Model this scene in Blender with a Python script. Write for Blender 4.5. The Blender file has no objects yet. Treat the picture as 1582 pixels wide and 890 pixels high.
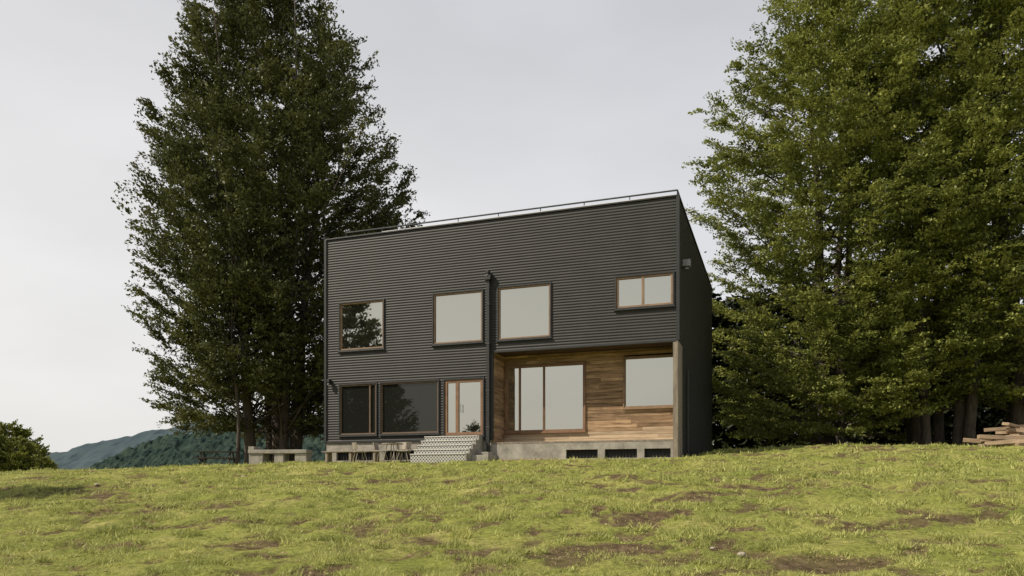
import bpy, math, random, bmesh
import numpy as np
from mathutils import Vector, Matrix
random.seed(7)
rng = np.random.default_rng(11)
EYE = 1.6
scene = bpy.context.scene
COL = scene.collection
scene.view_settings.view_transform = 'Standard'
scene.view_settings.look = 'None'
scene.view_settings.exposure = 0

# ------------------------------------------------------------------ noise
_tab = np.random.default_rng(5).random((256, 256))
def vnoise(x, y, s=0):
    x = np.asarray(x, float) + s * 17.3; y = np.asarray(y, float) + s * 9.7
    xi = np.floor(x).astype(int); yi = np.floor(y).astype(int)
    fx = x - xi; fy = y - yi
    fx = fx * fx * (3 - 2 * fx); fy = fy * fy * (3 - 2 * fy)
    g = lambda a, b: _tab[a & 255, b & 255]
    return ((g(xi, yi) * (1 - fx) + g(xi + 1, yi) * fx) * (1 - fy) +
            (g(xi, yi + 1) * (1 - fx) + g(xi + 1, yi + 1) * fx) * fy)
def fbm(x, y, s=0, o=4):
    t = 0; a = .5; n = 0
    for i in range(o):
        t = t + a * vnoise(x * 2 ** i, y * 2 ** i, s + i); n += a; a *= .5
    return t / n
def sstep(a, b, x):
    t = np.clip((x - a) / (b - a), 0, 1)
    return t * t * (3 - 2 * t)

# ------------------------------------------------------------------ materials
def newmat(name):
    m = bpy.data.materials.new(name); m.use_nodes = True
    nt = m.node_tree; b = nt.nodes['Principled BSDF']
    return m, nt, b
def N(nt, t, **kw):
    n = nt.nodes.new(t)
    for k, v in kw.items(): setattr(n, k, v)
    return n
def noise_mat(name, c1, c2, scale=5, rough=.8, bump=.2, detail=6, metal=0, island=0, bscale=None, stretch=(1,1,1), spec=.5):
    m, nt, b = newmat(name)
    tc = N(nt, 'ShaderNodeTexCoord'); mp = N(nt, 'ShaderNodeMapping')
    mp.inputs['Scale'].default_value = stretch
    nt.links.new(tc.outputs['Object'], mp.inputs[0])
    no = N(nt, 'ShaderNodeTexNoise'); no.inputs['Scale'].default_value = scale; no.inputs['Detail'].default_value = detail
    no.inputs['Roughness'].default_value = .65
    nt.links.new(mp.outputs[0], no.inputs['Vector'])
    cr = N(nt, 'ShaderNodeValToRGB')
    cr.color_ramp.elements[0].position = .3; cr.color_ramp.elements[1].position = .7
    cr.color_ramp.elements[0].color = (*c1, 1); cr.color_ramp.elements[1].color = (*c2, 1)
    nt.links.new(no.outputs[0], cr.inputs[0])
    out = cr.outputs[0]
    if island:
        g = N(nt, 'ShaderNodeNewGeometry')
        hs = N(nt, 'ShaderNodeHueSaturation')
        mr = N(nt, 'ShaderNodeMapRange'); mr.inputs[3].default_value = 1 - island; mr.inputs[4].default_value = 1 + island
        nt.links.new(g.outputs['Random Per Island'], mr.inputs[0])
        nt.links.new(mr.outputs[0], hs.inputs['Value']); nt.links.new(out, hs.inputs['Color'])
        out = hs.outputs[0]
    nt.links.new(out, b.inputs['Base Color'])
    b.inputs['Roughness'].default_value = rough; b.inputs['Metallic'].default_value = metal
    b.inputs['Specular IOR Level'].default_value = spec
    if bump:
        no2 = N(nt, 'ShaderNodeTexNoise'); no2.inputs['Scale'].default_value = bscale or scale * 4; no2.inputs['Detail'].default_value = 4
        nt.links.new(mp.outputs[0], no2.inputs['Vector'])
        bp = N(nt, 'ShaderNodeBump'); bp.inputs['Strength'].default_value = bump; bp.inputs['Distance'].default_value = .02
        nt.links.new(no2.outputs[0], bp.inputs['Height']); nt.links.new(bp.outputs[0], b.inputs['Normal'])
    return m
def leaf_mat(name, c1, c2, trans=.3, sc=.5):
    m, nt, b = newmat(name)
    g = N(nt, 'ShaderNodeNewGeometry'); tc = N(nt, 'ShaderNodeTexCoord')
    no = N(nt, 'ShaderNodeTexNoise'); no.inputs['Scale'].default_value = sc; no.inputs['Detail'].default_value = 4
    nt.links.new(tc.outputs['Object'], no.inputs['Vector'])
    ad = N(nt, 'ShaderNodeMath', operation='MULTIPLY_ADD'); ad.inputs[1].default_value = .45
    nt.links.new(g.outputs['Random Per Island'], ad.inputs[0])
    su = N(nt, 'ShaderNodeMath', operation='SUBTRACT'); su.inputs[1].default_value = .22
    nt.links.new(no.outputs[0], su.inputs[0]); nt.links.new(su.outputs[0], ad.inputs[2])
    cr = N(nt, 'ShaderNodeValToRGB')
    cr.color_ramp.elements[0].position = .15; cr.color_ramp.elements[1].position = .85
    cr.color_ramp.elements[0].color = (*c1, 1); cr.color_ramp.elements[1].color = (*c2, 1)
    nt.links.new(ad.outputs[0], cr.inputs[0])
    nt.links.new(cr.outputs[0], b.inputs['Base Color'])
    b.inputs['Roughness'].default_value = .55; b.inputs['Specular IOR Level'].default_value = .3
    if trans > 0:
        tr = N(nt, 'ShaderNodeBsdfTranslucent'); nt.links.new(cr.outputs[0], tr.inputs[0])
        mx = N(nt, 'ShaderNodeMixShader'); mx.inputs[0].default_value = trans
        nt.links.new(b.outputs[0], mx.inputs[1]); nt.links.new(tr.outputs[0], mx.inputs[2])
        nt.links.new(mx.outputs[0], nt.nodes['Material Output'].inputs[0])
    return m

M_clad = noise_mat('black_corrugated_metal', (.022, .022, .022), (.035, .034, .033), 1.2, .6, 0, spec=.38)
M_trim = noise_mat('black_trim_metal', (.015, .015, .015), (.025, .025, .024), 3, .5, .05)
M_conc = noise_mat('weathered_concrete', (.18, .165, .14), (.42, .385, .33), 2.2, .9, .4)
M_wood = noise_mat('brown_timber_boards', (.15, .092, .052), (.48, .32, .19), 1.3, .8, .4, island=.42, bscale=30, stretch=(1, 1, 9), spec=.2)
M_wpale = noise_mat('sunlit_tint_timber_boards', (.36, .26, .165), (.60, .46, .31), 1.3, .8, .4, island=.2, bscale=30, stretch=(1, 1, 9), spec=.2)  # paler board colour stands in for sunlight reaching under the overhang
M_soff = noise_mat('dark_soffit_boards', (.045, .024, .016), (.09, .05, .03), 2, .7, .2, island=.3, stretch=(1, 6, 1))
M_gwood = noise_mat('weathered_grey_wood', (.15, .12, .09), (.34, .285, .22), 2, .85, .4, island=.2, bscale=30, stretch=(6, 6, .7))
M_frame = noise_mat('tan_wood_window_frame', (.17, .105, .058), (.30, .195, .115), 3, .6, .1, stretch=(1, 1, 1))
M_dframe = noise_mat('dark_brown_window_frame', (.10, .062, .036), (.17, .11, .066), 3, .6, .1)
M_door = noise_mat('orange_brown_door_wood', (.15, .08, .042), (.25, .14, .075), 3, .6, .1)
M_bark = noise_mat('grey_brown_bark', (.035, .028, .022), (.13, .105, .085), 3, .95, .7, stretch=(3, 3, .6))
M_log = noise_mat('cut_lumber', (.22, .14, .08), (.50, .38, .25), 2, .85, .4, island=.4, stretch=(1, 6, 6))
M_stone = noise_mat('pale_stone', (.24, .20, .16), (.42, .36, .29), 6, .9, .4)
M_metal = noise_mat('galvanised_metal', (.2, .2, .2), (.35, .35, .34), 6, .45, 0, metal=.6)
M_rail = noise_mat('dark_rail_metal', (.03, .03, .03), (.06, .06, .06), 6, .45, 0)
M_pl = noise_mat('pale_chair_shell', (.26, .22, .175), (.34, .30, .24), 6, .5, 0)
M_dark = noise_mat('dark_vent_grille', (.006, .006, .006), (.014, .013, .012), 6, .7, 0)
M_roof = noise_mat('grey_roof_membrane', (.10, .10, .10), (.16, .16, .16), 3, .8, .1)
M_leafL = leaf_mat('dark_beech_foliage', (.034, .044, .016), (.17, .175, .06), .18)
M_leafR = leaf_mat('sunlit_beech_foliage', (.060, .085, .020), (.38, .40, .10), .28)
M_leafY = leaf_mat('yellow_green_foliage', (.07, .095, .018), (.34, .35, .07), .22)
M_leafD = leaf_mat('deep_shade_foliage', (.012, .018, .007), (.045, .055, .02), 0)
M_grass = leaf_mat('meadow_grass_blades', (.17, .205, .045), (.62, .61, .21), .28, .9)
M_leafbrown = noise_mat('fallen_brown_leaves', (.14, .09, .05), (.34, .235, .13), 3, .8, 0, island=.4)

def glass_mat(name, refl, tint):
    m, nt, b = newmat(name)
    nt.nodes.remove(b)
    gl = N(nt, 'ShaderNodeBsdfGlossy'); gl.inputs[0].default_value = (*tint, 1); gl.inputs['Roughness'].default_value = .015
    df = N(nt, 'ShaderNodeBsdfDiffuse'); df.inputs[0].default_value = (.014, .015, .013, 1)
    mx = N(nt, 'ShaderNodeMixShader'); mx.inputs[0].default_value = refl
    nt.links.new(df.outputs[0], mx.inputs[1]); nt.links.new(gl.outputs[0], mx.inputs[2])
    nt.links.new(mx.outputs[0], nt.nodes['Material Output'].inputs[0])
    tc = N(nt, 'ShaderNodeTexCoord')
    no = N(nt, 'ShaderNodeTexNoise'); no.inputs['Scale'].default_value = 1.1; no.inputs['Detail'].default_value = 1
    nt.links.new(tc.outputs['Object'], no.inputs['Vector'])
    bp = N(nt, 'ShaderNodeBump'); bp.inputs['Strength'].default_value = .25; bp.inputs['Distance'].default_value = .01
    nt.links.new(no.outputs[0], bp.inputs['Height']); nt.links.new(bp.outputs[0], gl.inputs['Normal'])
    return m
M_glass = glass_mat('reflective_window_glass', .50, (.96, .95, .83))
M_glassd = glass_mat('dark_window_glass', .05, (.95, .95, .85))

def tile_mat():
    m, nt, b = newmat('black_and_white_patterned_tile')
    tc = N(nt, 'ShaderNodeTexCoord'); sp = N(nt, 'ShaderNodeSeparateXYZ')
    nt.links.new(tc.outputs['Object'], sp.inputs[0])
    def s(sock, k, ph=0):
        a = N(nt, 'ShaderNodeMath', operation='MULTIPLY_ADD'); a.inputs[1].default_value = k; a.inputs[2].default_value = ph
        nt.links.new(sock, a.inputs[0])
        c = N(nt, 'ShaderNodeMath', operation='SINE'); nt.links.new(a.outputs[0], c.inputs[0]); return c.outputs[0]
    k = 2 * math.pi / .125
    yz = N(nt, 'ShaderNodeMath', operation='ADD'); nt.links.new(sp.outputs[1], yz.inputs[0]); nt.links.new(sp.outputs[2], yz.inputs[1])
    mu = N(nt, 'ShaderNodeMath', operation='MULTIPLY')
    nt.links.new(s(sp.outputs[0], k), mu.inputs[0]); nt.links.new(s(yz.outputs[0], k, .8), mu.inputs[1])
    gt = N(nt, 'ShaderNodeMath', operation='GREATER_THAN'); gt.inputs[1].default_value = .12
    nt.links.new(mu.outputs[0], gt.inputs[0])
    mx = N(nt, 'ShaderNodeMix', data_type='RGBA')
    mx.inputs[6].default_value = (.50, .49, .45, 1); mx.inputs[7].default_value = (.06, .06, .06, 1)
    nt.links.new(gt.outputs[0], mx.inputs[0]); nt.links.new(mx.outputs[2], b.inputs['Base Color'])
    b.inputs['Roughness'].default_value = .5
    return m
M_tile = tile_mat()

# ------------------------------------------------------------------ mesh helpers
def add_obj(name, data, parent=None, loc=(0, 0, 0), rot=(0, 0, 0), **props):
    o = bpy.data.objects.new(name, data); COL.objects.link(o)
    o.location = loc; o.rotation_euler = rot
    if parent: o.parent = parent
    for k, v in props.items(): o[k] = v
    return o
class MB:
    def __init__(s): s.v = []; s.f = []
    def box(s, x0, x1, y0, y1, z0, z1, M=None):
        n = len(s.v)
        pts = [(x0, y0, z0), (x1, y0, z0), (x1, y1, z0), (x0, y1, z0), (x0, y0, z1), (x1, y0, z1), (x1, y1, z1), (x0, y1, z1)]
        if M is not None: pts = [tuple(M @ Vector(p)) for p in pts]
        s.v += pts
        s.f += [tuple(n + i for i in q) for q in [(0, 3, 2, 1), (4, 5, 6, 7), (0, 1, 5, 4), (1, 2, 6, 5), (2, 3, 7, 6), (3, 0, 4, 7)]]
        return s
    def tube(s, pts, rad, k=8):
        pts = [Vector(p) for p in pts]
        if not hasattr(rad, '__len__'): rad = [rad] * len(pts)
        n = len(s.v)
        for i, p in enumerate(pts):
            d = (pts[min(i + 1, len(pts) - 1)] - pts[max(i - 1, 0)]).normalized()
            a = d.cross(Vector((0, 1, 0)) if abs(d.y) < .9 else Vector((1, 0, 0))).normalized(); b = d.cross(a)
            for j in range(k):
                t = 2 * math.pi * j / k
                s.v.append(tuple(p + (a * math.cos(t) + b * math.sin(t)) * rad[i]))
        for i in range(len(pts) - 1):
            for j in range(k):
                a0 = n + i * k + j; a1 = n + i * k + (j + 1) % k
                s.f.append((a0, a1, a1 + k, a0 + k))
        s.f.append(tuple(n + j for j in range(k))[::-1]); e = n + (len(pts) - 1) * k
        s.f.append(tuple(e + j for j in range(k)))
        return s
    def obj(s, name, mat, parent=None, bevel=0, smooth=False, **kw):
        me = bpy.data.meshes.new(name); me.from_pydata(s.v, [], s.f); me.update()
        me.materials.append(mat)
        if smooth:
            for p in me.polygons: p.use_smooth = True
        o = add_obj(name, me, parent, **kw)
        if bevel:
            b = o.modifiers.new('bevel', 'BEVEL'); b.width = bevel; b.segments = 2; b.limit_method = 'ANGLE'
        return o
def fast_mesh(name, V, k, mat):
    n = len(V) // k
    me = bpy.data.meshes.new(name)
    me.vertices.add(len(V)); me.vertices.foreach_set('co', np.ascontiguousarray(V, dtype=np.float32).ravel())
    me.loops.add(n * k); me.loops.foreach_set('vertex_index', np.arange(n * k, dtype=np.int32))
    me.polygons.add(n); me.polygons.foreach_set('loop_start', np.arange(0, n * k, k, dtype=np.int32))
    me.update(calc_edges=True); me.materials.append(mat)
    return me
def empty(name, loc, rot=(0, 0, 0), **props):
    o = add_obj(name, None, None, loc, rot, **props); o.empty_display_size = .3
    return o
def copy_thing(root, loc, rotz, scale=1.0, **props):
    r = root.copy(); COL.objects.link(r); r.location = loc; r.rotation_euler = (0, 0, rotz); r.scale = (scale,) * 3
    for k, v in props.items(): r[k] = v
    for c in root.children:
        c2 = c.copy(); COL.objects.link(c2); c2.parent = r
    return r

# ------------------------------------------------------------------ terrain
XL, YL = -7.77, 31.28
CA, SA = .9415, .337
def uw(x, y):
    return (x - XL) * CA - (y - YL) * SA, (x - XL) * SA + (y - YL) * CA
def elev(x, y, micro=True):
    x = np.asarray(x, float); y = np.asarray(y, float)
    u, w = uw(x, y)
    e = np.interp(w, [-60, -27, -24, -19.3, -16, -12, -6, -1.8, 0, 3, 16, 30, 60, 150, 400, 1000, 4000],
                  [-2.4, -1.6, -1.32, -.98, -.70, -.27, .34, .75, .84, .88, .95, .6, -1.5, -12, -30, -40, -40])
    e = e - .02 * np.clip(-1 - u, 0, 60) * sstep(-30, -5, w)
    e = e - .045 * np.clip(w - 5, 0, 40) * sstep(-6, -14, u)
    e = e + (.45 * sstep(14.5, 15.7, u) + .002 * np.clip(u - 15.5, 0, 60)) * sstep(-2, 5, w) * (1 - sstep(60, 200, w))
    if micro:
        near = (1 - sstep(40, 80, np.hypot(x, y))) * (1 - .8 * sstep(-3, -.5, w) * sstep(-1.5, 0, u) * (1 - sstep(14, 15.5, u)))
        e = e + ((fbm(x * .35, y * .35, 3, 3) - .5) * .22 + (fbm(x * 1.6, y * 1.6, 8, 4) - .5) * .20) * near
    return e + EYE
PATCH = [(-4.9, 13, 1.3, .6), (-.75, 9.4, .7, .6), (-2.7, 8.3, .8, .5), (-2, 13.8, .8, .6), (2.2, 12.3, 1.1, .6), (1.3, 9.6, .7, .5),
         (3.5, 14.5, 1, .7), (2, 15.9, .9, .6), (5.2, 15.2, 1.2, .6), (-8.3, 15.5, 1.5, .5), (-6.5, 11.2, .8, .4), (12.8, 27.5, 2.5, .9), (3, 17.5, 1.6, .6), (-1, 18.5, 1.4, .5), (-3.5, 10.5, .5, .4),
         (.2, 16.5, .8, .5), (7.5, 18, 1.2, .5), (-10.5, 19, 1.5, .5), (3.1, 9.9, .5, .4), (6, 9.5, .4, .3), (-4.5, 20, 1.5, .5), (15, 30, 2.5, 1), (1, 11, .5, .3), (4.5, 12, .5, .3)]
def dirt(x, y):
    g = 0
    for (a, b, rx, ry) in PATCH:
        g = np.maximum(g, np.exp(-((x - a) / rx) ** 2 - ((y - b) / ry) ** 2))
    n = fbm(x * 1.4, y * 1.5, 21, 5)
    n3 = fbm(x * 5.5, y * 5.5, 27, 4)
    n2 = fbm(x * .9, y * 1.2, 31, 4)
    v = g * .55 + (n - .5) * 1.8 + (n3 - .5) * 1.7
    v2 = (n2 - .56) * 4 + (n - .5) * 1.6 + (n3 - .5) * 1.7
    return np.clip(np.maximum(sstep(.20, .46, v), .85 * sstep(.2, .55, v2)), 0, 1)

def axis(a, b, st, far, g=1.16):
    c = list(np.arange(a, b, st)); s = st
    lo = []; p = a
    while p > -far: s *= g; p -= s; lo.append(p)
    s = st; hi = []; p = c[-1]
    while p < far: s *= g; p += s; hi.append(p)
    return np.array(lo[::-1] + c + hi)
xs = axis(-16, 20, .08, 3000); ys = axis(6, 33, .08, 3000)
X, Y = np.meshgrid(xs, ys)
Z = elev(X, Y); Dm = dirt(X, Y)
Z = Z - Dm * .04 * (np.hypot(X, Y) < 50)
nx, ny = len(xs), len(ys)
me = bpy.data.meshes.new('ground')
V = np.stack([X.ravel(), Y.ravel(), Z.ravel()], 1)
me.vertices.add(len(V)); me.vertices.foreach_set('co', V.astype(np.float32).ravel())
ii, jj = np.meshgrid(np.arange(nx - 1), np.arange(ny - 1))
a = (jj * nx + ii).ravel(); F = np.stack([a, a + 1, a + nx + 1, a + nx], 1).astype(np.int32)
me.loops.add(F.size); me.loops.foreach_set('vertex_index', F.ravel())
me.polygons.add(len(F)); me.polygons.foreach_set('loop_start', np.arange(0, F.size, 4, dtype=np.int32))
me.update(calc_edges=True)
me.polygons.foreach_set('use_smooth', np.ones(len(F), bool))
at = me.attributes.new('dirt', 'FLOAT', 'POINT'); at.data.foreach_set('value', Dm.ravel().astype(np.float32))
m, nt, b = newmat('grass_and_bare_soil')
tc = N(nt, 'ShaderNodeTexCoord')
def nz(sc, det=5):
    n = N(nt, 'ShaderNodeTexNoise'); n.inputs['Scale'].default_value = sc; n.inputs['Detail'].default_value = det
    n.inputs['Roughness'].default_value = .7
    nt.links.new(tc.outputs['Object'], n.inputs['Vector']); return n.outputs[0]
def ramp(sock, stops):
    r = N(nt, 'ShaderNodeValToRGB'); el = r.color_ramp.elements
    while len(el) < len(stops): el.new(.5)
    for e_, (p, c) in zip(el, stops): e_.position = p; e_.color = (*c, 1)
    nt.links.new(sock, r.inputs[0]); return r.outputs[0]
g1 = ramp(nz(.6), [(.3, (.165, .20, .045)), (.5, (.27, .285, .075)), (.7, (.40, .365, .14))])
g2 = ramp(nz(11, 8), [(.3, (.42, .42, .38)), (.7, (1.35, 1.35, 1.25))])
mu = N(nt, 'ShaderNodeMix', data_type='RGBA', blend_type='MULTIPLY'); mu.inputs[0].default_value = 1
nt.links.new(g1, mu.inputs[6]); nt.links.new(g2, mu.inputs[7])
d1 = ramp(nz(7, 8), [(.3, (.045, .031, .017)), (.5, (.125, .088, .050)), (.72, (.27, .195, .115))])
at_n = N(nt, 'ShaderNodeAttribute'); at_n.attribute_name = 'dirt'
mx = N(nt, 'ShaderNodeMix', data_type='RGBA')
nt.links.new(at_n.outputs['Fac'], mx.inputs[0]); nt.links.new(mu.outputs[2], mx.inputs[6]); nt.links.new(d1, mx.inputs[7])
nt.links.new(mx.outputs[2], b.inputs['Base Color']); b.inputs['Roughness'].default_value = 1; b.inputs['Specular IOR Level'].default_value = .1
bp = N(nt, 'ShaderNodeBump'); bp.inputs['Strength'].default_value = 1; bp.inputs['Distance'].default_value = .07
nt.links.new(nz(14, 8), bp.inputs['Height']); nt.links.new(bp.outputs[0], b.inputs['Normal'])
me.materials.append(m)
add_obj('ground', me, kind='structure')

# ------------------------------------------------------------------ grass blades
def scatter(y0, y1, n, sd):
    r = np.random.default_rng(sd)
    y = np.sqrt(r.random(n) * (y1 ** 2 - y0 ** 2) + y0 ** 2); x = (r.random(n) * 2 - 1) * .74 * y
    return x, y, r
parts = []
for (y0, y1, n, h0, wd, sd) in [(6, 10, 190000, .026, .0055, 1), (10, 16, 200000, .030, .008, 2), (16, 24, 140000, .034, .013, 3), (24, 40, 70000, .04, .022, 4)]:
    x, y, r = scatter(y0, y1, n, sd)
    clump = fbm(x * 3, y * 3, 41, 4); d = dirt(x, y)
    u, w = uw(x, y)
    inside = (u > -.2) & (u < 14.8) & (w > -.15)
    stair = (u > 4.6) & (u < 7.7) & (w > -1.9) & (w < 0)
    keep = (r.random(n) < (1 - d * .95)) & (r.random(n) < sstep(.3, .6, clump) + .12) & ~inside & ~stair
    x, y, clump = x[keep], y[keep], clump[keep]; n = len(x)
    z = elev(x, y) - .006
    h = h0 * (.4 + r.random(n)) * (.35 + 2.8 * sstep(.47, .75, clump))
    az = r.random(n) * 6.283; ln = r.random(n) * 1.5 * h; la = r.random(n) * 6.283
    P = np.zeros((n, 3, 3)); ww = wd * (.6 + r.random(n) * .8)
    P[:, 0] = np.stack([x - np.cos(az) * ww, y - np.sin(az) * ww, z], 1)
    P[:, 1] = np.stack([x + np.cos(az) * ww, y + np.sin(az) * ww, z], 1)
    P[:, 2] = np.stack([x + np.cos(la) * ln, y + np.sin(la) * ln, z + h], 1)
    parts.append(P.reshape(-1, 3))
add_obj('grass', fast_mesh('grass', np.concatenate(parts), 3, M_grass), kind='stuff', label='short grazed yellow-green meadow grass in uneven tufts', category='grass')
x, y, r = scatter(6, 26, 14000, 9)
k = (r.random(len(x)) < .2 + .8 * dirt(x, y)); x, y = x[k], y[k]; n = len(x)
z = elev(x, y) + .006; az = r.random(n) * 6.283; s = .010 + r.random(n) * .02
P = np.zeros((n, 4, 3))
for q in range(4):
    aa = az + q * math.pi / 2; ss = s * (1 if q % 2 else .6)
    P[:, q] = np.stack([x + np.cos(aa) * ss, y + np.sin(aa) * ss, z + (r.random(n) - .3) * .02], 1)
add_obj('fallen_leaves', fast_mesh('fallen_leaves', P.reshape(-1, 3), 4, M_leafbrown), kind='stuff', label='scattered dry brown fallen leaves on the meadow', category='leaves')

# ------------------------------------------------------------------ trees
def leaves_from(C, A, r, sz, flat=.55):
    n = len(C)
    nrm = np.stack([r.normal(0, flat, n), r.normal(0, flat, n), np.ones(n)], 1)
    A = A + r.normal(0, .6, (n, 3)); A /= np.linalg.norm(A, axis=1)[:, None]
    B = np.cross(nrm, A); B /= (np.linalg.norm(B, axis=1)[:, None] + 1e-6)
    L = sz * (.6 + .8 * r.random(n))[:, None]
    P = np.stack([C - A * L, C + B * L * .55, C + A * L, C - B * L * .55], 1)
    return P.reshape(-1, 3)
def make_tree(name, base, H, prof, seed, mat, nbr=260, ntw=12, nlf=42, stems=3, spread=.9, r0=.3, leaf=.085, asc=1.0, hmin=2.2, twl=1.25, shrink=.8, vs=.2, up=.1, openf=0, openp=.8, flat=.55, **props):
    r = np.random.default_rng(seed)
    hs = np.array([p[0] for p in prof], float); rs = np.array([p[1] for p in prof], float); cs = np.array([p[2] for p in prof], float)
    root = empty(name, base, **props)
    mb = MB(); SP = []
    for j in range(stems):
        an = 6.283 * j / stems + r.random(); b0 = Vector((math.cos(an), math.sin(an), 0)) * spread * (.4 + .6 * r.random())
        if stems == 1: b0 = Vector((0, 0, 0))
        top = b0 * 2.6 + Vector((np.interp(H * .8, hs, cs), 0, 0)); Hs = H * (.8 + .15 * r.random())
        ph = r.random(4) * 6.28
        def f(h, b0=b0, top=top, Hs=Hs, ph=ph):
            t = h / Hs; p = b0.lerp(top, t ** 1.15)
            return Vector((p.x + .18 * math.sin(h * .5 + ph[0]) * min(1, t * 4), p.y + .18 * math.sin(h * .45 + ph[1]) * min(1, t * 4), h))
        SP.append((f, Hs))
        zs = np.linspace(-.6, Hs, 16); rr = r0 * (.75 + .5 * r.random())
        mb.tube([f(max(z, 0)) + Vector((0, 0, min(z, 0))) for z in zs], [rr * (1.35 if z <= 0 else 1) * max(.08, (1 - max(z, 0) / Hs)) ** .85 for z in zs], 9)
    hh = np.linspace(hmin, hs[-1], 200); pr = np.interp(hh, hs, rs) ** 1.3 + .35; pr /= pr.sum()
    C = []; A = []
    for i in range(nbr):
        h = r.choice(hh, p=pr); R = max(.3, float(np.interp(h, hs, rs)) - shrink); cx = float(np.interp(h, hs, cs))
        az = r.random() * 6.283
        if openf and h < openf and math.sin(az) < -.2 and r.random() < openp: continue
        lump = .82 + .32 * float(vnoise(az * 1.8 + seed, h * .45, seed % 7))
        rq = r.random()
        q = 1.10 if rq < .10 else (1 if rq < .62 else .35 + .6 * r.random())
        if h < 9: q = min(q, 1); lump = min(lump, 1)
        R2 = R * lump * q
        tip = Vector((cx + math.cos(az) * R2, math.sin(az) * R2, h))
        f, Hs = SP[r.integers(len(SP))]
        h0 = min(max(h - R2 * asc * (.6 + .6 * r.random()), hmin * .7 + r.random()), Hs * .97)
        s0 = f(h0); ctrl = s0.lerp(tip, .55) + Vector((0, 0, .04 * R2 - .12 * (h - h0)))
        pts = [(1 - t) ** 2 * s0 + 2 * t * (1 - t) * ctrl + t * t * tip for t in (0, .2, .4, .6, .8, 1)]
        rb = .02 + .008 * R2
        if i % 3 == 0: mb.tube(pts, [rb, rb * .8, rb * .62, rb * .45, rb * .3, rb * .12], 4)
        ln = max((tip - s0).length, .5)
        nt_ = int(ntw * (.6 + .12 * ln)) + 2
        t0 = .38 if (openf and h < openf) else .25
        if q > 1.09: nt_ = int(nt_ * .65)
        for k in range(nt_):
            t = t0 + (1.02 - t0) * math.sqrt(r.random()); t = min(t, 1)
            p = (1 - t) ** 2 * s0 + 2 * t * (1 - t) * ctrl + t * t * tip
            tg = (2 * (1 - t) * (ctrl - s0) + 2 * t * (tip - ctrl)).normalized()
            yaw = (r.random() * 2 - 1) * 1.4; tw = Vector((tg.x, tg.y, 0))
            if tw.length < .05: tw = Vector((math.cos(az), math.sin(az), 0))
            tw.normalize(); tw = Vector((tw.x * math.cos(yaw) - tw.y * math.sin(yaw), tw.x * math.sin(yaw) + tw.y * math.cos(yaw), .45 * tg.z + r.normal(up, vs)))
            L = twl * (.35 + .75 * r.random()) * (1.1 - .35 * t)
            m_ = int(nlf * L / twl) + 5
            s = r.random(m_) * L
            dv = np.array(tw); pp = np.array(p)
            side = np.array([-dv[1], dv[0], r.normal(0, .22)])
            wdt = .23 * L * np.sin(np.clip(s / L, .08, .97) * math.pi * .9) + .03
            c = pp + s[:, None] * dv + side * (r.normal(0, 1, m_) * wdt)[:, None]
            c[:, 2] += r.normal(0, .045, m_) - .14 * (s / L) ** 2 * L
            C.append(c); A.append(np.tile(dv, (m_, 1)))
    C = np.concatenate(C); A = np.concatenate(A)
    P = leaves_from(C, A, r, leaf, flat)
    mb.obj('trunk', M_bark, root, smooth=True)
    add_obj('crown', fast_mesh('crown', P, 4, mat), root)
    return root
def gz(x, y): return float(elev(x, y, False)) - .05

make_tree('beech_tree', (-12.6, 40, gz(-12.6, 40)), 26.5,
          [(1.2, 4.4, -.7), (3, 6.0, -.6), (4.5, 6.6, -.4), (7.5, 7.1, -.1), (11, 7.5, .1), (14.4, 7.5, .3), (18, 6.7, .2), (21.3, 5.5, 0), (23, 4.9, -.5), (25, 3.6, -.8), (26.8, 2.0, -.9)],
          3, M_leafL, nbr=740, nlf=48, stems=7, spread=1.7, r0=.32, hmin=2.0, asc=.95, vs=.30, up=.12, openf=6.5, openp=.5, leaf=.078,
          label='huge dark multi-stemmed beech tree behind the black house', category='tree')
make_tree('beech_tree', (-13.4, 36.5, gz(-13.4, 36.5)), 14,
          [(3.5, 1.5, 0), (5, 2.8, -.2), (8, 3.4, -.2), (11, 3, 0), (14, 1, 0)],
          12, M_leafL, nbr=70, stems=1, r0=.13, hmin=4.0, vs=.3, up=.15, leaf=.078,
          label='slender young beech tree with a thin straight trunk', category='tree')
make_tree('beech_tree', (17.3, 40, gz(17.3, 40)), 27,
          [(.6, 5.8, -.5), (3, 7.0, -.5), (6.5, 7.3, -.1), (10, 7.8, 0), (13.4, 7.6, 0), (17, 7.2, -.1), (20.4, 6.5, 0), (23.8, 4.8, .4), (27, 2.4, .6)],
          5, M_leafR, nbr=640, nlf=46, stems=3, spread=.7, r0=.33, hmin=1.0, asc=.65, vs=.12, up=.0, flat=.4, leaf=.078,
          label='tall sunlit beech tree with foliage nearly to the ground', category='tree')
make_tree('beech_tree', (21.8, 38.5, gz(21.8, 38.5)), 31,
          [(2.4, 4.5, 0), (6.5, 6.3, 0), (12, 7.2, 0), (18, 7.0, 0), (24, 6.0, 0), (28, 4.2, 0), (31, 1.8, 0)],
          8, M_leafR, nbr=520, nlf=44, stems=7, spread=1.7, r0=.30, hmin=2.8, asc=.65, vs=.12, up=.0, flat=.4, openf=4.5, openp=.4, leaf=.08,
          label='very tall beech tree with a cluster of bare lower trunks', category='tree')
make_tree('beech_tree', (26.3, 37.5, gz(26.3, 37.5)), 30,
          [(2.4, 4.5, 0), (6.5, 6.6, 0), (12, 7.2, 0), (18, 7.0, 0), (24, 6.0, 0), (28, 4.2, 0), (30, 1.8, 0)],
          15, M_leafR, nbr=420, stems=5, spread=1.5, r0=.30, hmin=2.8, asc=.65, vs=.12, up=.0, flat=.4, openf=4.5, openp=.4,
          label='tall spreading beech tree above a pile of cut timber', category='tree')
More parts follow.
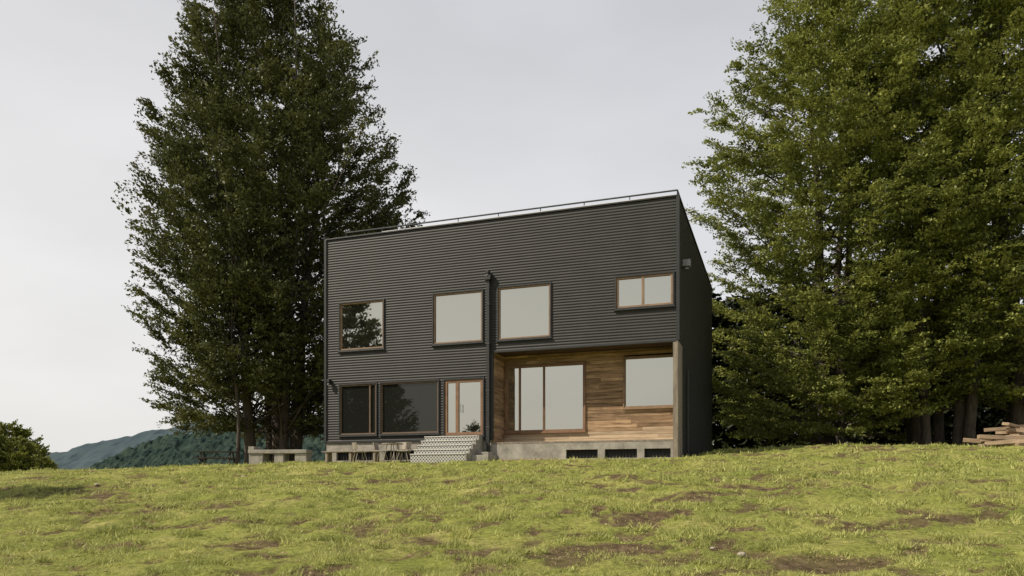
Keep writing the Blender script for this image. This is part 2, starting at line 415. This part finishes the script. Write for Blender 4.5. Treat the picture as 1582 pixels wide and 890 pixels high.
sm = make_tree('broadleaf_tree', (-43.8, 60, gz(-43.8, 60) - .3), 6.2,
          [(.4, 2.4, 0), (2, 3.4, 0), (4, 3.1, 0), (5.4, 2.0, 0), (6.2, .9, 0)],
          21, M_leafY, nbr=190, ntw=10, nlf=26, stems=3, spread=.4, r0=.12, leaf=.11, hmin=.5, twl=.9, shrink=.5, vs=.38, group='small trees on the meadow edge',
          label='small rounded yellow-green tree at the meadow edge', category='tree')
for (tx, ty, sc, ro) in [(-40.6, 61, .72, 1.5), (-47, 66, 1.1, 2.7), (-38.2, 61, .46, .7), (-43.5, 65, 1.0, 4.1)]:
    copy_thing(sm, (tx, ty, gz(tx, ty) - .3), ro, sc)
tb = make_tree('meadow_tree', (-25.4, 16.4, gz(-25.4, 16.4)), 15.0,
          [(2, 3, 0), (5, 4.3, 0), (8, 4.6, 0), (11, 4.0, 0), (13.4, 2.4, 0), (15, .8, 0)],
          31, M_leafL, nbr=210, ntw=10, nlf=22, stems=2, spread=.4, r0=.25, leaf=.13, hmin=1.6, vs=.3, group='trees mirrored in the windows',
          label='dark leafy tree mirrored in the house windows', category='tree')
for (tx, ty, sc, ro) in [(-33, 6, .75, 2.), (-30, -2, .5, 1.), (-37, 12, .85, 5.)]:
    copy_thing(tb, (tx, ty, gz(tx, ty)), ro, sc)

r = np.random.default_rng(77)
n = 90000
cx = 9 + r.random(n) * 40; cy = 50 + r.random(n) ** 1.5 * 8; top = 9 + 5 * fbm(cx * .3, cy * .1, 4, 3)
cz = r.random(n) ** 1.1 * top
C = np.stack([cx, cy, cz + EYE + .6], 1)
dens = fbm(cx * .6, cz * .6, 12, 3); C = C[dens > .30]
A = r.normal(0, 1, (len(C), 3)); A[:, 2] *= .3
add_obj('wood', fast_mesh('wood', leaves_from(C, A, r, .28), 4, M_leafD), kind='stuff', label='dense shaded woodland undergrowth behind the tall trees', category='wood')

n = 70000; an = math.pi + .25 + r.random(n) * (math.pi * .62)
ra = 150 + r.random(n) * 14; cx = np.cos(an) * ra; cy = np.sin(an) * ra
hh_ = 10 + 9 * vnoise(an * 60, an * 0, 3) * vnoise(an * 19, an * 0, 5) + 3
cz = r.random(n) * hh_; C = np.stack([cx, cy, cz - 3], 1)
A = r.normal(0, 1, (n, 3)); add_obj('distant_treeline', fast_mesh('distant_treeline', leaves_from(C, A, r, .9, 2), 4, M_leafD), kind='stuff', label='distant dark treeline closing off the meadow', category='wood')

# ------------------------------------------------------------------ hills
def hill(name, x0, x1, y0, y1, fz, mat, nx=240, ny=60):
    xs = np.linspace(x0, x1, nx); ys = np.linspace(y0, y1, ny); X, Y = np.meshgrid(xs, ys); Z = fz(X, Y)
    V = np.stack([X.ravel(), Y.ravel(), Z.ravel()], 1)
    F = [(j * nx + i, j * nx + i + 1, (j + 1) * nx + i + 1, (j + 1) * nx + i) for j in range(ny - 1) for i in range(nx - 1)]
    me = bpy.data.meshes.new(name); me.from_pydata(V.tolist(), [], F); me.materials.append(mat)
    return add_obj(name, me, kind='structure')
M_hill1 = noise_mat('hazy_forested_hill', (.050, .072, .085), (.075, .098, .105), .05, 1, 0, spec=0)  # bluish distance haze is mixed into the base colour, no fog volume
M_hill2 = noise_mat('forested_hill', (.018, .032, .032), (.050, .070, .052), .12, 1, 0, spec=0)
def f1(X, Y):
    rid = np.interp(X / Y, [-.75, -.60, -.545, -.475, -.42, -.38, -.25, .1], [.015, .036, .052, .066, .077, .082, .088, .09]) * 900
    t = np.clip((Y - 650) / 250, 0, 1); return -40 + (rid + 42 + EYE) * t ** .8 + (fbm(X * .06, Y * .06, 2, 4) - .5) * 12
def f2(X, Y):
    rid = np.interp(X / Y, [-.62, -.53, -.475, -.42, -.36, -.2, .1], [-.02, .026, .045, .060, .066, .062, .06]) * 520
    t = np.clip((Y - 380) / 140, 0, 1); return -35 + (rid + 37 + EYE) * t ** .8 + (fbm(X * .12, Y * .12, 6, 4) - .5) * 9 + (vnoise(X * .45, Y * .45, 5)) * 4
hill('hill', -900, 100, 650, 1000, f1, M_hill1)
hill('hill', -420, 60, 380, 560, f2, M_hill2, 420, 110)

# ------------------------------------------------------------------ HOUSE
W, D, H = 14.47, 13.8, 9.2
ZB = EYE + .87
house = empty('modern_house', (XL, YL, ZB), (0, 0, -math.radians(19.7)), label='two-storey black corrugated metal house with timber recessed porch', category='house')
PITCH = .104; AMP = .0105
def prof(v):
    return AMP * math.cos(2 * math.pi * v / PITCH)
def corr(name, P, U, vmin, vmax, holes, parent=house):
    vs = list(np.arange(vmin, vmax, PITCH / 6)) + [vmax] + [h[2] for h in holes] + [h[3] for h in holes]
    vs = sorted(set(round(float(v), 4) for v in vs if vmin <= v <= vmax + 1e-6)); us = sorted(set([U[0], U[1]] + [x for h in holes for x in h[:2]]))
    us = [u for u in us if U[0] <= u <= U[1]]
    mb = MB(); idx = {}
    def g(i, j):
        if (i, j) not in idx: idx[(i, j)] = len(mb.v); mb.v.append(P(us[i], vs[j], prof(vs[j])))
        return idx[(i, j)]
    for i in range(len(us) - 1):
        for j in range(len(vs) - 1):
            cu, cv = (us[i] + us[i + 1]) / 2, (vs[j] + vs[j + 1]) / 2
            if any(h[0] < cu < h[1] and h[2] < cv < h[3] for h in holes): continue
            mb.f.append((g(i, j), g(i + 1, j), g(i + 1, j + 1), g(i, j + 1)))
    return mb.obj(name, M_clad, parent, smooth=True)
UP = [(.65, 2.78, 4.52, 6.56), (4.92, 7.09, 4.52, 6.58), (7.65, 9.82, 4.52, 6.60), (12.21, 14.34, 5.35, 6.58)]
LOW = [(.65, 2.45, 1.03, 3.18), (2.57, 5.23, 1.03, 3.18)]
DOOR = (5.39, 7.13, .9, 3.18)
holes = UP + LOW + [DOOR, (7.49, W + 1, -1, 4.13)]
corr('wall', lambda u, v, d: (u, -d, v), (0, W), .8, H, holes)
corr('wall', lambda u, v, d: (W + d, u, v), (0, D), 0.02, H, [(-1, 1.2, -1, 4.13)])
corr('wall', lambda u, v, d: (-d, D - u, v), (0, D), .3, H, [])
corr('wall', lambda u, v, d: (W - u, D + d, v), (0, W), .3, H, [])
MB().box(.04, W - .04, .06, D - .06, H - .45, H - .3).obj('roof', M_roof, house)
mb = MB()
mb.box(-.04, W + .04, -.045, .06, H - .005, H + .05).box(W - .06, W + .045, .062, D + .04, H - .005, H + .05).box(-.045, .06, .062, D + .04, H - .005, H + .05).box(.062, W - .062, D - .06, D + .04, H - .005, H + .05)
mb.box(-.05, .06, -.05, .06, .78, H - .01).box(W - .06, W + .05, -.05, .06, 4.13, H - .01)
mb.box(.062, 7.49, -.035, .03, .74, .84).box(7.49, W - .062, -.04, .06, 4.08, 4.17).box(7.40, 7.50, -.04, .05, .842, 4.078)
mb.obj('trim', M_trim, house, bevel=.006)
mb = MB(); zr = H + .26
mb.tube([(.9, .12, zr), (W - .05, .12, zr)], .032, 6).tube([(W - .05, .12, zr), (W - .05, D - .5, zr)], .03, 6)
for i in range(9):
    u = .9 + i * (W - .95) / 8; mb.tube([(u, .12, H), (u, .12, zr)], .018, 5)
for i in range(1, 10): mb.tube([(W - .05, .12 + i * 1.4, H), (W - .05, .12 + i * 1.4, zr)], .014, 5)
mb.obj('roof_railing', M_rail, house)
MB().box(2.6, W - .12, .09, .115, H + .02, H + .12).obj('roof_flashing', noise_mat('pale_zinc_flashing', (.6, .6, .6), (.75, .75, .75), 3, .4, 0), house)

def window(u0, u1, v0, v1, w, mull=(), fm=M_frame, gm=M_glass, tr=.055, fr=.055, outer=M_trim, name='window', proj=.05, parent=house):
    gl = MB(); edges = [u0 + tr + fr] + [q for m_ in mull for q in (m_ - fr * .6, m_ + fr * .6)] + [u1 - tr - fr]
    mbf = MB(); a, b_, c, d_ = u0 + tr, u1 - tr, v0 + tr, v1 - tr
    y0, y1 = w - .01, w + .10
    mbf.box(a, b_, y0, y1, c, c + fr).box(a, b_, y0, y1, d_ - fr, d_).box(a, a + fr, y0, y1, c + fr, d_ - fr).box(b_ - fr, b_, y0, y1, c + fr, d_ - fr)
    for m_ in mull: mbf.box(m_ - fr * .6, m_ + fr * .6, y0 + .004, y1, c + fr, d_ - fr)
    for i in range(0, len(edges), 2):
        n = len(gl.v); gl.v += [(edges[i] - .01, w + .045, c + fr - .01), (edges[i + 1] + .01, w + .045, c + fr - .01), (edges[i + 1] + .01, w + .045, d_ - fr + .01), (edges[i] - .01, w + .045, d_ - fr + .01)]
        gl.f.append((n, n + 1, n + 2, n + 3))
    g = gl.obj(name, gm, parent)
    mbf.obj('frame', fm, g, bevel=.004)
    t = MB(); y0, y1 = w - proj, w + .12
    t.box(u0, u1, y0, y1, v0, v0 + tr).box(u0, u1, y0, y1, v1 - tr, v1).box(u0, u0 + tr, y0, y1, v0 + tr, v1 - tr).box(u1 - tr, u1, y0, y1, v0 + tr, v1 - tr)
    t.box(u0 - .03, u1 + .03, y0 - .03, w - .02, v0 - .035, v0 - .001)
    t.obj('casing', outer, g, bevel=.004)
    return g
for q in UP[:3]: window(*q, 0)
window(*UP[3], 0, mull=(13.22,), fr=.07, tr=.06)
window(*LOW[0], 0, gm=M_glassd, fm=M_dframe, mull=(2.10,), fr=.05)
window(*LOW[1], 0, gm=M_glassd, fm=M_dframe, fr=.05)
dr = window(*DOOR, 0, mull=(5.98,), fm=M_door, fr=.11, tr=.06, name='door')
mb = MB(); mb.tube([(6.16, -.07, 1.85), (6.16, -.07, 2.15)], .014, 8).tube([(6.16, -.07, 1.86), (6.16, .0, 1.86)], .01, 6).tube([(6.16, -.07, 2.14), (6.16, .0, 2.14)], .01, 6)
mb.obj('handle', M_metal, dr)
RD = 1.2
rr = random.Random(4); mb = MB(); mbp = MB(); v = .66; row = 0
RW = [(7.60, 10.78, 1.12, 3.70), (12.33, 14.19, 1.94, 3.79)]
while v < 4.12:
    v1 = min(v + .135, 4.13); u = 7.50
    while u < W - .22:
        u1 = min(u + rr.uniform(.9, 3.2), W - .2)
        o = rr.uniform(0, .012)
        segs = [(u, u1)]
        for h in RW:
            if v1 > h[2] and v < h[3]:
                ns = []
                for (a_, c_) in segs:
                    if c_ <= h[0] or a_ >= h[1]: ns.append((a_, c_)); continue
                    if a_ < h[0]: ns.append((a_, h[0]))
                    if c_ > h[1]: ns.append((h[1], c_))
                segs = ns
        for (a_, c_) in segs:
            if c_ - a_ > .01:
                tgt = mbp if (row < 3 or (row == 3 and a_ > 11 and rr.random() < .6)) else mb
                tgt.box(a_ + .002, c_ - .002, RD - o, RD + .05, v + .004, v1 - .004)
        u = u1
    v = v1; row += 1
mb.obj('timber_wall', M_wood, house, label='wall of mixed brown horizontal timber boards')
mbp.obj('timber_wall', M_wpale, house, label='lowest timber boards coloured paler as if sunlit')
mb = MB(); v = .66
while v < 4.12:
    v1 = min(v + .135, 4.13); mb.box(7.44, 7.50 + rr.uniform(0, .006), .052, RD - .01, v + .003, v1 - .003); v = v1
mb.obj('timber_wall', M_wood, house)
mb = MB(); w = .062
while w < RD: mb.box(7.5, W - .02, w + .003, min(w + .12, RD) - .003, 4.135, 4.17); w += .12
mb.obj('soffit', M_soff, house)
mb = MB(); mb.box(7.42, W, .02, RD + .1, .585, .655)
mb.obj('porch_deck', M_gwood, house, bevel=.006)
mb = MB(); mb.box(W - .18, W - .005, -.03, .10, -.3, 4.125)
for k in range(8): mb.box(W - .05, W - .008 + .003 * (k % 2), .104 + k * .137, .104 + (k + 1) * .137 - .006, .0, 4.125)
mb.obj('corner_post', M_gwood, house, bevel=.006, label='sun-bleached grey wooden corner post')
window(7.55, 10.83, 1.07, 3.75, RD - .03, mull=(8.15, 9.15), fm=M_door, outer=M_door, fr=.06, tr=.05, proj=.04)
window(12.28, 14.24, 1.89, 3.84, RD - .03, fm=M_frame, outer=M_frame, fr=.05, tr=.04, proj=.04)
def grid_boxes(U, Vv, y0, y1, holes, mb):
    us = sorted(set(list(U) + [x for h in holes for x in h[:2]])); vs = sorted(set(list(Vv) + [x for h in holes for x in h[2:]]))
    for i in range(len(us) - 1):
        for j in range(len(vs) - 1):
            cu, cv = (us[i] + us[i + 1]) / 2, (vs[j] + vs[j + 1]) / 2
            if any(h[0] < cu < h[1] and h[2] < cv < h[3] for h in holes): continue
            mb.box(us[i], us[i + 1], y0, y1, vs[j], vs[j + 1])
V1 = [(.5, 2.5, .02, .40), (2.75, 4.5, .02, .40)]; V2 = [(10.37, 11.57, .01, .33), (11.83, 13.01, .01, .33), (13.27, 14.2, .01, .33)]
mb = MB(); grid_boxes((0, 7.42), (-.5, .79), .02, .22, V1, mb)
grid_boxes((7.42, W - .19), (-.5, .58), .025, .22, V2, mb)
mb.box(.02, .2, .222, D - .05, -.5, .35).box(W - .2, W - .03, RD + .1, D - .05, -.8, .1).box(.2, W - .2, D - .2, D - .05, -.8, .35)
mb.obj('foundation', M_conc, house)
for h in V1 + V2:
    mb = MB(); mb.box(h[0] - .02, min(h[1], 14.2) + .02, .16, .20, h[2] - .02, h[3] + .02)
    nb = int((h[1] - h[0]) / .12)
    for i in range(nb):
        u = h[0] + .06 + i * .12; mb.box(u, u + .015, .12, .157, h[2], h[3])
    mb.obj('vent', M_dark, house)
mb = MB()
for i in range(5):
    mb.box(4.8, 7.02, -(.45 + .3 * i), (.015 if i == 0 else -(.45 + .3 * (i - 1))), -.35, .9 - .18 * i)
st = mb.obj('entrance_steps', M_tile, house, label='front steps clad in black and white patterned tiles')
mb = MB()
for i in range(5): mb.box(7.025, 7.09, -(.45 + .3 * i) - .01, (.015 if i == 0 else -(.45 + .3 * (i - 1)) - .01), -.35, .91 - .18 * i)
mb.box(7.095, 7.75, -1.2, -.3, -.3, .13).box(7.095, 7.6, -.8, -.3, .13, .26)
mb.obj('step_edge', M_conc, st, bevel=.01)
mb = MB()
for i in range(5): mb.box(4.79, 7.02, -(.45 + .3 * i) - .025, -(.45 + .3 * i) + .06, .9 - .18 * i - .025, .9 - .18 * i + .008)
mb.obj('step_nosing', noise_mat('pale_step_nosing', (.5, .48, .43), (.62, .60, .55), 5, .7, 0), st)
mb = MB(); mb.box(7.27, 7.39, -.17, -.06, .3, 6.85).box(7.20, 7.46, -.24, -.04, 6.852, 7.02)
for v in (1.2, 2.6, 4.4, 5.9): mb.box(7.25, 7.41, -.18, -.02, v, v + .04)
mb.obj('downpipe', M_trim, house, bevel=.01)
def lampobj(u, v, w, sgn=1):
    mb = MB(); mb.box(u - .06, u + .06, w - .22, w, v, v + .12).tube([(u, w - .14, v - .1), (u, w - .14, v)], [.09, .05], 10)
    mb.obj('wall_lamp', M_trim, house, bevel=.008)
lampobj(.25, 3.25, 0); lampobj(7.33, 7.1, -.04)
mb = MB(); mb.box(W + .02, W + .3, 1.0, 1.25, 7.0, 7.25).tube([(W + .15, 1.12, 6.9), (W + .15, 1.12, 7.0)], [.1, .06], 10)
mb.obj('wall_lamp', M_metal, house, bevel=.01)
mb = MB(); mb.tube([(W + .07, 2.2, .0), (W + .07, 2.2, 3.4)], .04, 8); mb.obj('side_pipe', M_trim, house)

def hw(u, w, dz=0, g=True):
    x = XL + u * CA + w * SA; y = YL - u * SA + w * CA
    return (x, y, (float(elev(x, y)) if g else ZB) + dz)
RZ = -math.radians(19.7)
# ------------------------------------------------------------------ furniture
def make_chair(loc, rot):
    root = empty('patio_chair', loc, (0, 0, rot), label='light wire-legged patio chair on the terrace', category='chair', group='chairs around the terrace table')
    mb = MB(); mb.box(-.22, .22, -.21, .21, .42, .45); mb.obj('seat', M_pl, root, bevel=.012)
    mb = MB()
    for k in range(6):
        a0 = -.9 + k * .3; a1 = a0 + .3
        x0, y0, x1, y1 = .24 * math.sin(a0), .22 * math.cos(a0), .24 * math.sin(a1), .22 * math.cos(a1)
        n = len(mb.v); q = 1.12
        mb.v += [(x0, y0, .5), (x1, y1, .5), (x1 * q, y1 * q + .03, .78), (x0 * q, y0 * q + .03, .78), (x0 * 1.08, y0 * 1.08, .5), (x1 * 1.08, y1 * 1.08, .5), (x1 * q * 1.08, y1 * q * 1.08 + .03, .78), (x0 * q * 1.08, y0 * q * 1.08 + .03, .78)]
        mb.f += [(n, n + 1, n + 2, n + 3), (n + 7, n + 6, n + 5, n + 4), (n + 3, n + 2, n + 6, n + 7), (n, n + 4, n + 5, n + 1), (n, n + 3, n + 7, n + 4), (n + 1, n + 5, n + 6, n + 2)]
    for s in (-.15, .15): mb.tube([(s, .2, .43), (s, .235, .55)], .012, 6)
    mb.obj('backrest', M_pl, root)
    for sx in (-1, 1):
        for sy in (-1, 1):
            MB().tube([(sx * .24, sy * .24, 0), (sx * .15, sy * .13, .42)], .014, 6).obj('leg', M_pl, root)
    return root
px, py, pz = hw(3.3, -1.25)
c0 = make_chair((px, py, pz), RZ + 1.7)
for (u, w, a) in [(4.35, -1.3, -1.4), (3.75, -.55, .1), (2.9, -2.1, 2.4)]:
    copy_thing(c0, hw(u, w), RZ + a)
root = empty('patio_table', hw(3.85, -1.3), (0, 0, RZ), label='small round light terrace table with thin legs', category='table')
MB().tube([(0, 0, .69), (0, 0, .72)], .42, 28).obj('table_top', M_pl, root)
for a in range(4):
    an = a * math.pi / 2 + .7; MB().tube([(.36 * math.cos(an), .36 * math.sin(an), 0), (.2 * math.cos(an), .2 * math.sin(an), .69)], .018, 6).obj('leg', M_pl, root)
root = empty('wooden_bench', hw(1.6, -.55), (0, 0, RZ), label='long low wooden bench along the concrete base', category='bench')
mb = MB(); [mb.box(-1.3, 1.3, -.2 + k * .14, -.08 + k * .14, .40, .44) for k in range(3)]; mb.obj('seat', M_gwood, root, bevel=.006)
for s in (-1.1, 0, 1.1): MB().box(s - .05, s + .05, -.16, .18, -.05, .398).obj('leg', M_gwood, root)
root = empty('concrete_bench', (-9.75, 31.6, float(elev(-9.75, 31.6))), (0, 0, -.12), label='raw concrete outdoor counter with slab supports on grass', category='bench')
MB().box(-1.28, 1.28, -.35, .35, .36, .52).obj('slab', M_conc, root, bevel=.02)
for s, t in ((-.95, .62), (.05, .4), (1.0, .5)):
    MB().box(s - t / 2, s + t / 2, -.30, .30, -.3, .358).obj('leg', M_conc, root, bevel=.015)
MB().box(-1.27, -1.02, -.33, .33, .522, .66).obj('block', M_conc, root, bevel=.012)
root = empty('picnic_table', (-13.6, 34.6, float(elev(-13.6, 34.6)) - .12), (0, 0, .1), label='dark weathered wooden picnic table with attached benches', category='table')
M_pic = noise_mat('dark_weathered_planks', (.03, .026, .022), (.07, .06, .05), 3, .9, .3)
mb = MB(); [mb.box(-.9, .9, -.36 + k * .15, -.23 + k * .15, .71, .75) for k in range(5)]; mb.obj('table_top', M_pic, root)
for sy in (-.68, .56):
    mb = MB(); mb.box(-.9, .9, sy, sy + .13, .42, .46); mb.obj('seat', M_pic, root)
for s in (-.65, .65):
    mb = MB(); mb.tube([(s, -.62, 0), (s, -.2, .7)], .04, 6).tube([(s, .62, 0), (s, .2, .7)], .04, 6).tube([(s, -.66, .39), (s, .66, .39)], .03, 6)
    mb.obj('leg', M_pic, root)

# ------------------------------------------------------------------ cut timber pile
rr = random.Random(9)
for i in range(26):
    layer = 0 if i < 9 else (1 if i < 17 else (2 if i < 23 else 3))
    L = rr.uniform(.9, 2.0)
    x = 18.1 + rr.uniform(-.9, 1.2) + layer * .1; y = 25.8 + (i % 9) * .16 + rr.uniform(-.08, .08) + (.25 if layer else 0); hgt = rr.uniform(.10, .16); wd = rr.uniform(.14, .26)
    z = float(elev(x, y)) + .04 + layer * .19 + rr.uniform(0, .03)
    mb = MB(); mb.box(-L / 2, L / 2, -wd / 2, wd / 2, 0, hgt)
    o = mb.obj('timber_beam', M_log, None, bevel=.008, loc=(x, y, z), rot=(rr.uniform(-.15, .15), rr.uniform(-.12, .12), rr.uniform(-.7, .7)))
    o['label'] = 'rough sawn timber beam in a loose stack on grass'; o['category'] = 'timber'; o['group'] = 'stacked cut timber beams'
for (u, w, L, a) in [(8.9, -1.3, 1.1, .1), (9.5, -1.5, .9, -.3), (9.2, -1.15, .8, .35), (10.0, -1.2, .7, .05)]:
    p = hw(u, w, .0)
    mb = MB(); mb.box(-L / 2, L / 2, -.08, .08, 0, .05)
    o = mb.obj('wooden_plank', M_log, None, bevel=.006, loc=p, rot=(0, .03, RZ + a)); o['label'] = 'short loose board lying on grass before the porch'; o['category'] = 'plank'; o['group'] = 'loose boards by the porch'
for (x, y, s) in [(2.82, 9.2, .045), (2.5, 9.35, .025), (-11.9, 21.5, .05), (-8.6, 24, .05)]:
    ico = bpy.data.meshes.new('stone')
    bm = bmesh.new(); bmesh.ops.create_icosphere(bm, subdivisions=3, radius=s)
    for v_ in bm.verts:
        k = .8 + .4 * float(vnoise(v_.co.x / s * 1.3 + x, v_.co.y / s * 1.3 + v_.co.z / s, 3)); v_.co = Vector((v_.co.x * k * 1.3, v_.co.y * k, v_.co.z * k * .75))
    bm.to_mesh(ico); bm.free(); ico.materials.append(M_stone)
    for p in ico.polygons: p.use_smooth = True
    add_obj('stone', ico, loc=(x, y, float(elev(x, y)) + s * .3), label='small pale rounded stone lying on the meadow', category='stone', group='stones on the meadow')

# ------------------------------------------------------------------ light
el = math.radians(46); hx, hy = -.955, -.30
S = Vector((hx * math.cos(el), hy * math.cos(el), math.sin(el))).normalized()
sl = bpy.data.lights.new('sun', 'SUN'); sl.energy = 5.0; sl.angle = math.radians(.6); sl.color = (1, .91, .75)
so = add_obj('sun', sl); so.rotation_euler = S.to_track_quat('Z', 'Y').to_euler(); so.location = (-40, -10, 60)
wd = bpy.data.worlds.new('World'); scene.world = wd; wd.use_nodes = True; nt = wd.node_tree
bg = nt.nodes['Background']; bg.inputs[1].default_value = .1
sky = N(nt, 'ShaderNodeTexSky'); sky.sky_type = 'NISHITA'; sky.sun_disc = False; sky.sun_elevation = el; sky.sun_rotation = math.atan2(hx, hy); sky.dust_density = 3
tc = N(nt, 'ShaderNodeTexCoord'); sp = N(nt, 'ShaderNodeSeparateXYZ'); nt.links.new(tc.outputs['Generated'], sp.inputs[0])
cr = N(nt, 'ShaderNodeValToRGB'); els = cr.color_ramp.elements; els.new(.5); els.new(.9)
for e_, (p, c) in zip(els, [(0, (.93, .91, .885)), (.3, (.87, .855, .85)), (.55, (.73, .725, .74)), (.8, (.36, .39, .45))]): e_.position = p; e_.color = (*c, 1)
nt.links.new(sp.outputs[2], cr.inputs[0])
# thin haze is brighter and creamier towards the sun side, bluer away from it
cx_ = N(nt, 'ShaderNodeMapRange'); cx_.inputs[1].default_value = -.7; cx_.inputs[2].default_value = .7
nt.links.new(sp.outputs[0], cx_.inputs[0])
c2 = N(nt, 'ShaderNodeValToRGB')
for e_, (p, c) in zip(c2.color_ramp.elements, [(0, (1.0, .995, .985)), (1, (.86, .885, .925))]): e_.position = p; e_.color = (*c, 1)
nt.links.new(cx_.outputs[0], c2.inputs[0])
mm = N(nt, 'ShaderNodeMix', data_type='RGBA', blend_type='MULTIPLY'); mm.inputs[0].default_value = 1
nt.links.new(cr.outputs[0], mm.inputs[6]); nt.links.new(c2.outputs[0], mm.inputs[7])
mp = N(nt, 'ShaderNodeMapping'); mp.inputs['Scale'].default_value = (1, 1, 2.8); nt.links.new(tc.outputs['Generated'], mp.inputs[0])
no = N(nt, 'ShaderNodeTexNoise'); no.inputs['Scale'].default_value = 1.7; no.inputs['Detail'].default_value = 5; nt.links.new(mp.outputs[0], no.inputs['Vector'])
mr = N(nt, 'ShaderNodeMapRange'); mr.inputs[1].default_value = .3; mr.inputs[2].default_value = .7; mr.inputs[3].default_value = 9.0; mr.inputs[4].default_value = 11.0
nt.links.new(no.outputs[0], mr.inputs[0])
vm = N(nt, 'ShaderNodeVectorMath', operation='SCALE'); nt.links.new(mm.outputs[2], vm.inputs[0]); nt.links.new(mr.outputs[0], vm.inputs['Scale'])
mx = N(nt, 'ShaderNodeMix', data_type='RGBA'); mx.inputs[0].default_value = .9
nt.links.new(sky.outputs[0], mx.inputs[6]); nt.links.new(vm.outputs[0], mx.inputs[7]); nt.links.new(mx.outputs[2], bg.inputs[0])

# ------------------------------------------------------------------ camera
cd = bpy.data.cameras.new('camera'); cd.sensor_width = 36; cd.lens = 26.37; cd.shift_y = .1896; cd.clip_end = 6000; cd.clip_start = .1
co = add_obj('camera', cd); co.location = (0, 0, EYE); co.rotation_euler = (math.pi / 2, 0, 0)
scene.camera = co
